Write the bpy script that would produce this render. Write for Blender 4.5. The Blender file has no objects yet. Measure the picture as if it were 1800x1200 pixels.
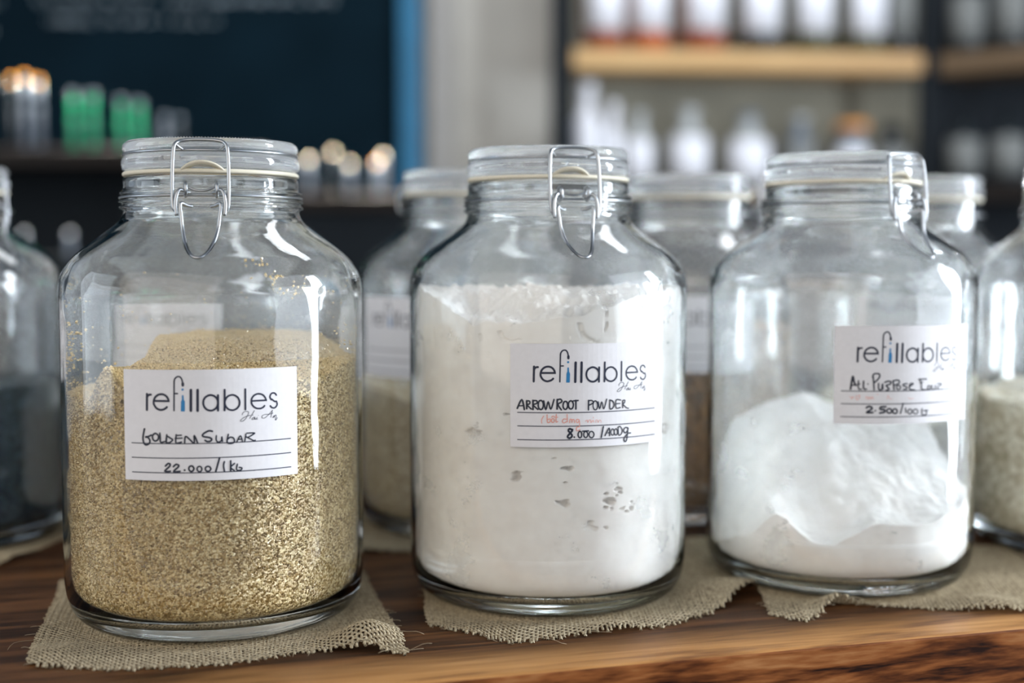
import bpy, bmesh, math, random
import numpy as np
from mathutils import Vector
random.seed(7); RNG = np.random.default_rng(7)
S = bpy.context.scene
COL = S.collection
PI = math.pi

# ------------------------------------------------------------------ camera
cam_data = bpy.data.cameras.new('camera')
cam_data.lens = 46.36; cam_data.sensor_width = 36.0
cam_data.clip_start = 0.05; cam_data.clip_end = 50
cam_data.dof.use_dof = True
cam_data.dof.focus_distance = 0.755
cam_data.dof.aperture_fstop = 2.4
cam = bpy.data.objects.new('camera', cam_data); COL.objects.link(cam)
cam.location = (0, 0, 0.218)
cam.rotation_euler = (math.radians(90 - 3.747), 0, 0)
S.camera = cam

# ------------------------------------------------------------------ world and lights
w = bpy.data.worlds.new('world'); S.world = w; w.use_nodes = True
bg = w.node_tree.nodes['Background']
bg.inputs[0].default_value = (0.58, 0.68, 0.82, 1); bg.inputs[1].default_value = 0.26

def area(name, loc, target, sx, sy, power, color):
    d = bpy.data.lights.new(name, 'AREA'); d.shape = 'RECTANGLE'; d.size = sx; d.size_y = sy
    d.energy = power; d.color = color
    o = bpy.data.objects.new(name, d); COL.objects.link(o); o.location = loc
    o.rotation_euler = (Vector(target) - Vector(loc)).to_track_quat('-Z', 'Y').to_euler()
    return o
area('window_light', (2.35, 0.35, 0.75), (0, 0.9, 0.2), 2.2, 1.8, 30, (0.84, 0.92, 1.0))
area('doorway_light', (2.32, 1.08, 0.55), (0, 0.95, 0.2), 0.36, 1.7, 66, (0.86, 0.92, 1.0))
area('front_fill_light', (-1.2, -2.2, 1.3), (0.2, 0.9, 0.1), 5.0, 3.2, 54, (1.0, 0.88, 0.75))  # added soft front fill from behind the camera
area('background_fill_light', (0.5, 2.0, 1.9), (0.6, 2.7, 0.4), 1.2, 0.5, 14, (0.95, 0.97, 1.0))  # added fill for the back wall and shelves, no real fitting

area('side_window_light', (-2.4, 0.5, 0.6), (0, 0.95, 0.15), 1.3, 1.5, 11, (0.82, 0.91, 1.0))
def spot(name, loc, power, color, deg=56):
    d = bpy.data.lights.new(name, 'SPOT'); d.energy = power; d.color = color; d.spot_size = math.radians(deg); d.spot_blend = 0.5
    d.shadow_soft_size = 0.04
    o = bpy.data.objects.new(name, d); COL.objects.link(o); o.location = loc
spot('shelf_fill_spot', (-0.93, 2.70, 1.35), 300, (1.0, 0.93, 0.82))  # added spot that brightens the bottle caps on the counter shelf
spot('cabinet_fill_spot', (-0.34, 2.70, 1.25), 380, (1.0, 0.93, 0.82), 50)  # second added spot, brightens the caps on the cabinet
S.view_settings.view_transform = 'Standard'; S.view_settings.look = 'None'
S.view_settings.gamma = 1.0; S.view_settings.use_curve_mapping = False
S.view_settings.exposure = 0.36
S.cycles.max_bounces = 22; S.cycles.transmission_bounces = 20
S.cycles.transparent_max_bounces = 24; S.cycles.diffuse_bounces = 4; S.cycles.glossy_bounces = 6
S.cycles.sample_clamp_indirect = 0.0; S.cycles.blur_glossy = 0.0

# ------------------------------------------------------------------ materials
def nt(name):
    m = bpy.data.materials.new(name); m.use_nodes = True
    t = m.node_tree; t.nodes.clear(); out = t.nodes.new('ShaderNodeOutputMaterial')
    return m, t, out
def N(t, typ, **k):
    n = t.nodes.new(typ)
    for a, b in k.items():
        if a.startswith('i_'):
            n.inputs[a[2:].replace('_', ' ')].default_value = b
        else: setattr(n, a, b)
    return n
def ramp(t, src, stops):
    r = t.nodes.new('ShaderNodeValToRGB'); e = r.color_ramp.elements
    while len(e) < len(stops): e.new(0.5)
    for k, (p, c) in zip(e, stops):
        k.position = p; k.color = (*c, 1) if len(c) == 3 else c
    t.links.new(src, r.inputs[0]); return r
def coords(t, scale=(1, 1, 1), rot=(0, 0, 0)):
    tc = t.nodes.new('ShaderNodeTexCoord'); mp = t.nodes.new('ShaderNodeMapping')
    mp.inputs['Scale'].default_value = scale; mp.inputs['Rotation'].default_value = rot
    t.links.new(tc.outputs['Object'], mp.inputs[0]); return mp.outputs[0]
def plain(name, col, rough=0.5, metal=0.0, noise=0.12, scale=40, bump=0.0, spec=0.5, coat=0.0):
    m, t, out = nt(name)
    b = N(t, 'ShaderNodeBsdfPrincipled'); b.inputs['Roughness'].default_value = rough
    b.inputs['Metallic'].default_value = metal; b.inputs['Specular IOR Level'].default_value = spec
    b.inputs['Coat Weight'].default_value = coat
    n = N(t, 'ShaderNodeTexNoise'); n.inputs['Scale'].default_value = scale; n.inputs['Detail'].default_value = 5
    t.links.new(coords(t), n.inputs['Vector'])
    lo = tuple(c * (1 - noise) for c in col); hi = tuple(min(1, c * (1 + noise)) for c in col)
    r = ramp(t, n.outputs['Fac'], [(0.3, lo), (0.7, hi)])
    t.links.new(r.outputs[0], b.inputs['Base Color'])
    if bump:
        bp = N(t, 'ShaderNodeBump'); bp.inputs['Strength'].default_value = bump; bp.inputs['Distance'].default_value = 0.001
        t.links.new(n.outputs['Fac'], bp.inputs['Height']); t.links.new(bp.outputs[0], b.inputs['Normal'])
    t.links.new(b.outputs[0], out.inputs[0]); return m

def glass_mat(name, col=(0.985, 0.995, 0.995), wobble=0.12, ior=1.47):
    m, t, out = nt(name)
    g = N(t, 'ShaderNodeBsdfGlass'); g.inputs['Color'].default_value = (*col, 1)
    g.inputs['IOR'].default_value = ior; g.inputs['Roughness'].default_value = 0.0
    n = N(t, 'ShaderNodeTexNoise'); n.inputs['Scale'].default_value = 38; n.inputs['Detail'].default_value = 1.5
    t.links.new(coords(t, (1, 1, 0.6)), n.inputs['Vector'])
    bp = N(t, 'ShaderNodeBump'); bp.inputs['Strength'].default_value = wobble; bp.inputs['Distance'].default_value = 0.004
    t.links.new(n.outputs['Fac'], bp.inputs['Height']); t.links.new(bp.outputs[0], g.inputs['Normal'])
    t.links.new(g.outputs[0], out.inputs[0]); return m

def film_mat(name, amount, top, col=(0.86, 0.87, 0.88), scale=26):
    """inner dust plus painted pale haze: clear where the noise is low, powder white where it is high"""
    m, t, out = nt(name)
    tr = N(t, 'ShaderNodeBsdfTransparent')
    di = N(t, 'ShaderNodeBsdfDiffuse'); di.inputs[0].default_value = (*col, 1)
    tl = N(t, 'ShaderNodeBsdfTranslucent'); tl.inputs[0].default_value = (*col, 1)
    mx = N(t, 'ShaderNodeMixShader'); mx.inputs[0].default_value = 0.45
    t.links.new(di.outputs[0], mx.inputs[1]); t.links.new(tl.outputs[0], mx.inputs[2])
    n = N(t, 'ShaderNodeTexNoise'); n.inputs['Scale'].default_value = scale; n.inputs['Detail'].default_value = 6
    n.inputs['Roughness'].default_value = 0.6
    t.links.new(coords(t, (1, 1, 1.3)), n.inputs['Vector'])
    r = ramp(t, n.outputs['Fac'], [(0.30, (amount * 0.55,) * 3), (0.58, (amount,) * 3), (0.72, (min(1, top),) * 3)])
    fin = N(t, 'ShaderNodeMixShader')
    t.links.new(r.outputs[0], fin.inputs[0]); t.links.new(tr.outputs[0], fin.inputs[1]); t.links.new(mx.outputs[0], fin.inputs[2])
    t.links.new(fin.outputs[0], out.inputs[0]); return m

def grain_mat(name, c0, c1, c2, scale, bump=0.6, rough=0.35, spec=0.5, dist=0.0006, facet=0.0):
    m, t, out = nt(name)
    v = N(t, 'ShaderNodeTexVoronoi'); v.inputs['Scale'].default_value = scale
    co = coords(t); t.links.new(co, v.inputs['Vector'])
    big = N(t, 'ShaderNodeTexNoise'); big.inputs['Scale'].default_value = 25; t.links.new(co, big.inputs['Vector'])
    sep = N(t, 'ShaderNodeSeparateColor'); t.links.new(v.outputs['Color'], sep.inputs[0])
    ad = N(t, 'ShaderNodeMath', operation='MULTIPLY_ADD'); ad.inputs[1].default_value = 0.35
    t.links.new(big.outputs['Fac'], ad.inputs[0]); 
    sc = N(t, 'ShaderNodeMath', operation='MULTIPLY'); sc.inputs[1].default_value = 0.8
    t.links.new(sep.outputs[0], sc.inputs[0]); t.links.new(sc.outputs[0], ad.inputs[2])
    r = ramp(t, ad.outputs[0], [(0.1, c0), (0.5, c1), (0.95, c2)])
    b = N(t, 'ShaderNodeBsdfPrincipled'); b.inputs['Roughness'].default_value = rough
    b.inputs['Specular IOR Level'].default_value = spec
    t.links.new(r.outputs[0], b.inputs['Base Color'])
    bp = N(t, 'ShaderNodeBump'); bp.inputs['Strength'].default_value = bump; bp.inputs['Distance'].default_value = dist
    bp.invert = True
    t.links.new(v.outputs['Distance'], bp.inputs['Height'])
    if facet:      # every crystal faces its own way
        su = N(t, 'ShaderNodeVectorMath', operation='SUBTRACT'); su.inputs[1].default_value = (.5, .5, .5)
        t.links.new(v.outputs['Color'], su.inputs[0])
        ms = N(t, 'ShaderNodeVectorMath', operation='SCALE'); ms.inputs['Scale'].default_value = facet; t.links.new(su.outputs[0], ms.inputs[0])
        av = N(t, 'ShaderNodeVectorMath', operation='ADD'); t.links.new(ms.outputs[0], av.inputs[0]); t.links.new(bp.outputs[0], av.inputs[1])
        nm = N(t, 'ShaderNodeVectorMath', operation='NORMALIZE'); t.links.new(av.outputs[0], nm.inputs[0])
        t.links.new(nm.outputs[0], b.inputs['Normal'])
    else: t.links.new(bp.outputs[0], b.inputs['Normal'])
    t.links.new(b.outputs[0], out.inputs[0]); return m

def powder_mat(name, c0, c1, scale=60, bump=0.35):
    m, t, out = nt(name)
    co = coords(t)
    n = N(t, 'ShaderNodeTexNoise'); n.inputs['Scale'].default_value = scale; n.inputs['Detail'].default_value = 9
    n.inputs['Roughness'].default_value = 0.6
    t.links.new(co, n.inputs['Vector'])
    r = ramp(t, n.outputs['Fac'], [(0.3, c0), (0.65, c1)])
    b = N(t, 'ShaderNodeBsdfPrincipled'); b.inputs['Roughness'].default_value = 0.95
    b.inputs['Specular IOR Level'].default_value = 0.1
    t.links.new(r.outputs[0], b.inputs['Base Color'])
    bp = N(t, 'ShaderNodeBump'); bp.inputs['Strength'].default_value = bump; bp.inputs['Distance'].default_value = 0.0008
    t.links.new(n.outputs['Fac'], bp.inputs['Height']); t.links.new(bp.outputs[0], b.inputs['Normal'])
    t.links.new(b.outputs[0], out.inputs[0]); return m

def wood_mat(name, stops, rot=0.0, stretch=(3, 40, 40), band=None, rough=0.42, tilt=0.0):
    """grain runs along object X; 'band' = (y0, y1, colour): pale sapwood along the front edge"""
    m, t, out = nt(name)
    co = coords(t, stretch, (0, tilt, rot))
    n = N(t, 'ShaderNodeTexNoise'); n.inputs['Scale'].default_value = 1.0; n.inputs['Detail'].default_value = 8
    n.inputs['Distortion'].default_value = 0.9
    t.links.new(co, n.inputs['Vector'])
    co2 = coords(t, tuple(s * 6 for s in stretch), (0, tilt, rot))
    n2 = N(t, 'ShaderNodeTexNoise'); n2.inputs['Scale'].default_value = 1.0; n2.inputs['Detail'].default_value = 6
    t.links.new(co2, n2.inputs['Vector'])
    ma = N(t, 'ShaderNodeMath', operation='MULTIPLY_ADD'); ma.inputs[1].default_value = 0.35
    t.links.new(n2.outputs['Fac'], ma.inputs[0]); t.links.new(n.outputs['Fac'], ma.inputs[2])
    mb = N(t, 'ShaderNodeMath', operation='SUBTRACT'); mb.inputs[1].default_value = 0.17
    t.links.new(ma.outputs[0], mb.inputs[0])
    r = ramp(t, mb.outputs[0], stops)
    colr = r.outputs[0]
    if band:
        tc = N(t, 'ShaderNodeTexCoord'); sp = N(t, 'ShaderNodeSeparateXYZ'); t.links.new(tc.outputs['Object'], sp.inputs[0])
        ns = N(t, 'ShaderNodeTexNoise'); ns.inputs['Scale'].default_value = 1; ns.inputs['Detail'].default_value = 3
        t.links.new(coords(t, (7, 30, 30)), ns.inputs['Vector'])
        off = N(t, 'ShaderNodeMath', operation='MULTIPLY_ADD'); off.inputs[1].default_value = band[2]
        t.links.new(ns.outputs['Fac'], off.inputs[0]); t.links.new(sp.outputs['Y'], off.inputs[2])
        mr = N(t, 'ShaderNodeMapRange'); mr.inputs['From Min'].default_value = band[0]; mr.inputs['From Max'].default_value = band[1]
        t.links.new(off.outputs[0], mr.inputs['Value'])
        mx = N(t, 'ShaderNodeMix', data_type='RGBA')
        r2 = ramp(t, mb.outputs[0], band[3])
        t.links.new(mr.outputs[0], mx.inputs[0]); t.links.new(r2.outputs[0], mx.inputs[6]); t.links.new(r.outputs[0], mx.inputs[7])
        colr = mx.outputs[2]
    b = N(t, 'ShaderNodeBsdfPrincipled'); b.inputs['Roughness'].default_value = rough; b.inputs['Specular IOR Level'].default_value = 0.18
    t.links.new(colr, b.inputs['Base Color'])
    bp = N(t, 'ShaderNodeBump'); bp.inputs['Strength'].default_value = 0.25; bp.inputs['Distance'].default_value = 0.0006
    t.links.new(mb.outputs[0], bp.inputs['Height']); t.links.new(bp.outputs[0], b.inputs['Normal'])
    t.links.new(b.outputs[0], out.inputs[0]); return m

M = {}
M['glass'] = glass_mat('jar glass')
M['lid_glass'] = glass_mat('lid glass', (0.985, 0.995, 0.995), 0.05)
def milky(m, fac):
    t = m.node_tree; out = [n for n in t.nodes if n.type == 'OUTPUT_MATERIAL'][0]; src = out.inputs[0].links[0].from_socket
    tl = N(t, 'ShaderNodeBsdfTranslucent'); tl.inputs[0].default_value = (.9, .92, .94, 1)
    di = N(t, 'ShaderNodeBsdfDiffuse'); di.inputs[0].default_value = (.9, .92, .94, 1)
    a = N(t, 'ShaderNodeMixShader'); a.inputs[0].default_value = .5; t.links.new(tl.outputs[0], a.inputs[1]); t.links.new(di.outputs[0], a.inputs[2])
    b = N(t, 'ShaderNodeMixShader'); b.inputs[0].default_value = fac; t.links.new(src, b.inputs[1]); t.links.new(a.outputs[0], b.inputs[2])
    t.links.new(b.outputs[0], out.inputs[0])
milky(M['lid_glass'], 0.22)  # white diffuse share stands in for bright reflections in the lid
M['steel'] = plain('steel wire', (0.42, 0.44, 0.46), 0.32, 1.0, 0.08, 90)
M['rubber'] = plain('cream rubber', (0.76, 0.71, 0.57), 0.55, 0, 0.05, 60)
M['paper'] = plain('label paper', (0.80, 0.80, 0.83), 0.6, 0, 0.02, 300, 0.05)
M['ink'] = plain('printed navy ink', (0.012, 0.018, 0.045), 0.5, 0, 0.05, 200)
M['pen'] = plain('marker ink', (0.010, 0.016, 0.035), 0.45, 0, 0.3, 500)
M['red_pen'] = plain('faded red pen', (0.80, 0.36, 0.30), 0.6, 0, 0.15, 400)
M['blue_ink'] = plain('blue bottle print', (0.02, 0.22, 0.50), 0.5, 0, 0.05, 200)
M['sugar'] = grain_mat('golden sugar', (0.17, 0.095, 0.022), (0.47, 0.31, 0.11), (0.90, 0.71, 0.38), 950, 0.8, 0.22, 0.9, 0.0008, 1.1)
M['sugar_crystal'] = plain('sugar crystal', (0.74, 0.56, 0.28), 0.15, 0, 0.2, 900, 0, 0.8)
M['arrowroot'] = powder_mat('arrowroot powder', (0.87, 0.82, 0.77), (0.95, 0.92, 0.88), 70, 0.5)
M['flour'] = powder_mat('white flour', (0.88, 0.84, 0.79), (0.95, 0.93, 0.90), 50, 0.6)
M['burlap'] = plain('burlap jute', (0.43, 0.36, 0.245), 0.9, 0, 0.35, 500, 0.3, 0.1)
M['fibre'] = plain('loose jute fibre', (0.50, 0.42, 0.29), 0.9, 0, 0.2, 200, 0, 0.1)

# ------------------------------------------------------------------ helpers
def tag(o, label=None, cat=None, group=None, kind=None):
    if label: o['label'] = label
    if cat: o['category'] = cat
    if group: o['group'] = group
    if kind: o['kind'] = kind
    return o
def empty(name, loc=(0, 0, 0), rz=0.0, **k):
    o = bpy.data.objects.new(name, None); o.empty_display_size = 0.02
    COL.objects.link(o); o.location = loc; o.rotation_euler = (0, 0, rz)
    return tag(o, **k)
def link_mesh(name, me, parent=None, **k):
    o = bpy.data.objects.new(name, me); COL.objects.link(o)
    if parent: o.parent = parent
    return tag(o, **k)
def mesh_np(name, verts, quads, mat, smooth=True):
    """verts (n,3) array, faces (m,4) or (m,3) array"""
    me = bpy.data.meshes.new(name)
    verts = np.asarray(verts, dtype=np.float32); quads = np.asarray(quads, dtype=np.int32)
    k = quads.shape[1]; me.vertices.add(len(verts)); me.loops.add(quads.size); me.polygons.add(len(quads))
    me.vertices.foreach_set('co', verts.ravel()); me.loops.foreach_set('vertex_index', quads.ravel())
    me.polygons.foreach_set('loop_start', np.arange(0, quads.size, k, dtype=np.int32))
    me.polygons.foreach_set('loop_total', np.full(len(quads), k, dtype=np.int32))
    me.polygons.foreach_set('use_smooth', np.full(len(quads), smooth))
    me.update(calc_edges=True); me.validate(); me.materials.append(mat)
    return me
def mesh_py(name, verts, faces, mat, smooth=False):
    me = bpy.data.meshes.new(name); me.from_pydata([tuple(v) for v in verts], [], faces); me.update()
    bm = bmesh.new(); bm.from_mesh(me); bmesh.ops.recalc_face_normals(bm, faces=bm.faces); bm.to_mesh(me); bm.free()
    for p in me.polygons: p.use_smooth = smooth
    me.materials.append(mat); return me
def catmull(pts, n=3, closed=False):
    P = [np.array(p, float) for p in pts]; out = []
    L = len(P); rng = range(L if closed else L - 1)
    for i in rng:
        if closed: a, b, c, d = P[i - 1], P[i], P[(i + 1) % L], P[(i + 2) % L]
        else: a, b, c, d = P[max(i - 1, 0)], P[i], P[i + 1], P[min(i + 2, L - 1)]
        for k in range(n):
            t = k / n
            out.append(0.5 * ((2 * b) + (c - a) * t + (2 * a - 5 * b + 4 * c - d) * t * t + (3 * b - a - 3 * c + d) * t ** 3))
    if not closed: out.append(P[-1])
    return out
def lathe(name, prof, mat, seg=64, closed=False, smooth=True, sub=1):
    """revolve an (r, z) profile about Z; points with r=0 are poles"""
    if sub > 1: prof = [(max(p[0], 0), p[1]) for p in catmull([(r, z) for r, z in prof], sub)]
    V = []; F = []; rings = []
    for r, z in prof:
        if r < 1e-6: rings.append([len(V)]); V.append((0, 0, z))
        else:
            base = len(V); rings.append(list(range(base, base + seg)))
            for i in range(seg):
                a = 2 * PI * i / seg; V.append((r * math.cos(a), r * math.sin(a), z))
    pairs = list(zip(rings[:-1], rings[1:]))
    if closed: pairs.append((rings[-1], rings[0]))
    for A, B in pairs:
        for i in range(seg):
            j = (i + 1) % seg
            if len(A) == 1 and len(B) == 1: break
            if len(A) == 1: F.append((A[0], B[j], B[i]))
            elif len(B) == 1: F.append((A[i], A[j], B[0]))
            else: F.append((A[i], A[j], B[j], B[i]))
    return mesh_py(name, V, F, mat, smooth)
def tube_geo(pts, r, closed=False, sides=8):
    P = [Vector(p) for p in pts]; n = len(P); V = []; F = []
    up = Vector((0, 0, 1)); prev = None
    for i, p in enumerate(P):
        if closed: tg = (P[(i + 1) % n] - P[i - 1]).normalized()
        else: tg = (P[min(i + 1, n - 1)] - P[max(i - 1, 0)]).normalized()
        if prev is None:
            a = tg.cross(up)
            if a.length < 1e-3: a = tg.cross(Vector((1, 0, 0)))
            a.normalize()
        else:
            a = prev - tg * prev.dot(tg); a.normalize()
        prev = a; b = tg.cross(a)
        for k in range(sides):
            t = 2 * PI * k / sides; V.append(p + a * (r * math.cos(t)) + b * (r * math.sin(t)))
    for i in range(n if closed else n - 1):
        j = (i + 1) % n
        for k in range(sides):
            l = (k + 1) % sides; F.append((i * sides + k, i * sides + l, j * sides + l, j * sides + k))
    if not closed:
        F.append(tuple(range(sides))[::-1]); F.append(tuple((n - 1) * sides + k for k in range(sides)))
    return V, F
def tubes(name, paths, mat, sides=8):
    V = []; F = []
    for pts, r, cl in paths:
        v, f = tube_geo(pts, r, cl, sides); o = len(V); V += v; F += [tuple(i + o for i in q) for q in f]
    return mesh_py(name, V, F, mat, True)
def box(name, x0, x1, y0, y1, z0, z1, mat, bevel=0.0):
    bm = bmesh.new(); bmesh.ops.create_cube(bm, size=1)
    for v in bm.verts:
        v.co = Vector(((x0 + x1) / 2 + v.co.x * (x1 - x0), (y0 + y1) / 2 + v.co.y * (y1 - y0), (z0 + z1) / 2 + v.co.z * (z1 - z0)))
    if bevel: bmesh.ops.bevel(bm, geom=bm.edges[:], offset=bevel, segments=3, affect='EDGES', profile=0.5)
    me = bpy.data.meshes.new(name); bm.to_mesh(me); bm.free(); me.materials.append(mat)
    return me
def sst(x): x = np.clip(x, 0, 1); return x * x * (3 - 2 * x)
# smooth value noise for displacing meshes
_G = RNG.random((64, 64, 64))
def vnoise(x, y, z):
    x, y, z = np.asarray(x, float), np.asarray(y, float), np.asarray(z, float)
    xi, yi, zi = np.floor(x).astype(int), np.floor(y).astype(int), np.floor(z).astype(int)
    fx, fy, fz = sst(x - xi), sst(y - yi), sst(z - zi)
    g = lambda a, b, c: _G[(xi + a) % 64, (yi + b) % 64, (zi + c) % 64]
    l = lambda a, b, t: a + (b - a) * t
    return l(l(l(g(0,0,0), g(1,0,0), fx), l(g(0,1,0), g(1,1,0), fx), fy), l(l(g(0,0,1), g(1,0,1), fx), l(g(0,1,1), g(1,1,1), fx), fy), fz) * 2 - 1
def fbm(x, y, z, o=4):
    s = 0; a = 1
    for k in range(o): s = s + a * vnoise(x * 2 ** k, y * 2 ** k, z * 2 ** k); a *= 0.5
    return s

# ------------------------------------------------------------------ setting: room shell
BY = 3.35
M['wall_grey'] = plain('grey plaster wall', (0.50, 0.49, 0.45), 0.9, 0, 0.14, 3.5)
M['wall_olive'] = plain('olive grey plaster', (0.25, 0.24, 0.19), 0.9, 0, 0.2, 3)
M['wall_dark'] = plain('dark painted wall', (0.014, 0.020, 0.028), 0.9, 0, 0.15, 4)
M['floor'] = plain('dark concrete floor', (0.05, 0.045, 0.04), 0.7, 0, 0.3, 4)
M['board'] = plain('blackboard slate', (0.0036, 0.012, 0.019), 0.9, 0, 0.22, 4, 0, 0.05)
M['chalk'] = plain('faded chalk', (0.42, 0.50, 0.55), 0.95, 0, 0.3, 60)
M['blue_paint'] = plain('blue painted wood', (0.012, 0.14, 0.27), 0.5, 0, 0.12, 12)
M['black_metal'] = plain('black painted steel', (0.006, 0.009, 0.012), 0.7, spec=0.15)
M['dark_wood'] = wood_mat('dark stained wood', [(0.3, (0.004, 0.003, 0.0025)), (0.7, (0.014, 0.009, 0.007))], 0, (3, 30, 30))
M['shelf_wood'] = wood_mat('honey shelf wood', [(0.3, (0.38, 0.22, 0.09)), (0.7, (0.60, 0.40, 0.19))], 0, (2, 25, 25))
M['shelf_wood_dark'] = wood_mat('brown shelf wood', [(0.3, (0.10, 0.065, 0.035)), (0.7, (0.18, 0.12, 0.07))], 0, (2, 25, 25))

link_mesh('floor', box('floor', -3, 3, -2.2, BY + 0.3, -0.95, -0.9, M['floor']), kind='structure')
link_mesh('wall_back', box('wall_back', -3, -0.24, BY, BY + 0.1, -0.9, 2.2, M['wall_dark']), kind='structure')
link_mesh('wall_back', box('wall_back', -0.24, 0.135, BY, BY + 0.1, -0.9, 2.2, M['wall_grey']), kind='structure')
link_mesh('wall_back', box('wall_back', 0.135, 1.05, BY, BY + 0.1, -0.9, 2.2, M['wall_olive']), kind='structure')
o = link_mesh('wall_right', box('wall_right', 0, 1.6, 0.0, 0.08, -0.9, 2.2, M['wall_dark']), kind='structure')
o.location = (1.04, BY, 0); o.rotation_euler = (0, 0, math.radians(-35))
link_mesh('trim_1', box('trim_1', -0.205, -0.145, BY - 0.045, BY, -0.9, 2.2, plain('pale trim', (0.46, 0.45, 0.43), 0.8), 0.004), kind='structure')

# blackboard with blue frame post
bb = empty('blackboard', (-1.45, BY - 0.06, 0.6), label='large navy blackboard with faded chalk writing and a blue frame', cat='blackboard')
link_mesh('board_panel', box('board_panel', -1.2, 1.175, 0, 0.03, -0.22, 1.2, M['board']), bb)
link_mesh('frame_post', box('frame_post', 1.175, 1.225, -0.03, 0.035, -1.4, 1.22, M['blue_paint'], 0.004), bb, label='bright blue painted frame post')
def chalk_row(x0, x1, z, h, seed):
    rnd = random.Random(seed); x = x0; paths = []
    while x < x1:
        k = rnd.randint(2, 4); pts = []
        for i in range(k + 2): pts.append((x + rnd.uniform(0, h * 0.8), -0.002, z + rnd.uniform(-h / 2, h / 2)))
        paths.append((catmull(pts, 3), 0.0016, False)); x += h * 0.85
        if rnd.random() < 0.2: x += h * 0.9
    return paths
cp = chalk_row(0.30, 1.02, 0.292, 0.020, 1) + chalk_row(0.28, 1.0, 0.245, 0.020, 2) + chalk_row(0.3, 0.72, 0.195, 0.018, 3) \
   + chalk_row(-0.1, 0.2, 0.232, 0.02, 4) + chalk_row(-0.15, 0.17, 0.165, 0.02, 5) + chalk_row(0.3, 1.0, 0.34, 0.02, 6) + chalk_row(-0.1, 0.2, 0.29, 0.02, 8)
link_mesh('chalk_writing', tubes('chalk_writing', cp, M['chalk'], 4), bb, kind='stuff', label='rows of faded illegible chalk writing')

# ------------------------------------------------------------------ table
ANG = math.atan(0.288)
M['table_wood'] = wood_mat('walnut table top', [(0.30, (0.012, 0.006, 0.003)), (0.48, (0.060, 0.023, 0.008)), (0.70, (0.20, 0.085, 0.028))], 0, (4, 45, 45),
    band=(0.022, 0.060, 0.022, [(0.30, (0.16, 0.06, 0.02)), (0.45, (0.46, 0.22, 0.07)), (0.7, (0.66, 0.36, 0.14))]), rough=0.5)
M['table_edge'] = wood_mat('walnut table edge', [(0.34, (0.020, 0.007, 0.004)), (0.45, (0.13, 0.040, 0.012)), (0.58, (0.30, 0.105, 0.032)), (0.72, (0.46, 0.21, 0.08))], 0.0, (10, 30, 75), tilt=math.radians(14), rough=0.36)
table = empty('table', (0.0, 0.683, -0.0025), ANG, label='thick walnut table with a pale streak along its front edge', cat='table')
def slab():
    bm = bmesh.new(); bmesh.ops.create_cube(bm, size=1)
    x0, x1, y0, y1, z0, z1 = -0.95, 1.0, 0.0, 0.82, -0.055, 0.0
    for v in bm.verts: v.co = Vector(((x0 + x1) / 2 + v.co.x * (x1 - x0), (y0 + y1) / 2 + v.co.y * (y1 - y0), (z0 + z1) / 2 + v.co.z * (z1 - z0)))
    bmesh.ops.bevel(bm, geom=bm.edges[:], offset=0.0022, segments=3, affect='EDGES', profile=0.5)
    me = bpy.data.meshes.new('table_top'); me.materials.append(M['table_wood']); me.materials.append(M['table_edge'])
    for f in bm.faces: f.material_index = 0 if f.normal.z > 0.6 else 1
    bm.to_mesh(me); bm.free(); return me
link_mesh('table_top', slab(), table)
for lx in (-0.85, 0.9):
    for ly in (0.07, 0.75):
        link_mesh('leg', box('leg', lx - 0.03, lx + 0.03, ly - 0.03, ly + 0.03, -0.897, -0.055, M['table_edge'], 0.003), table)

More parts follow.
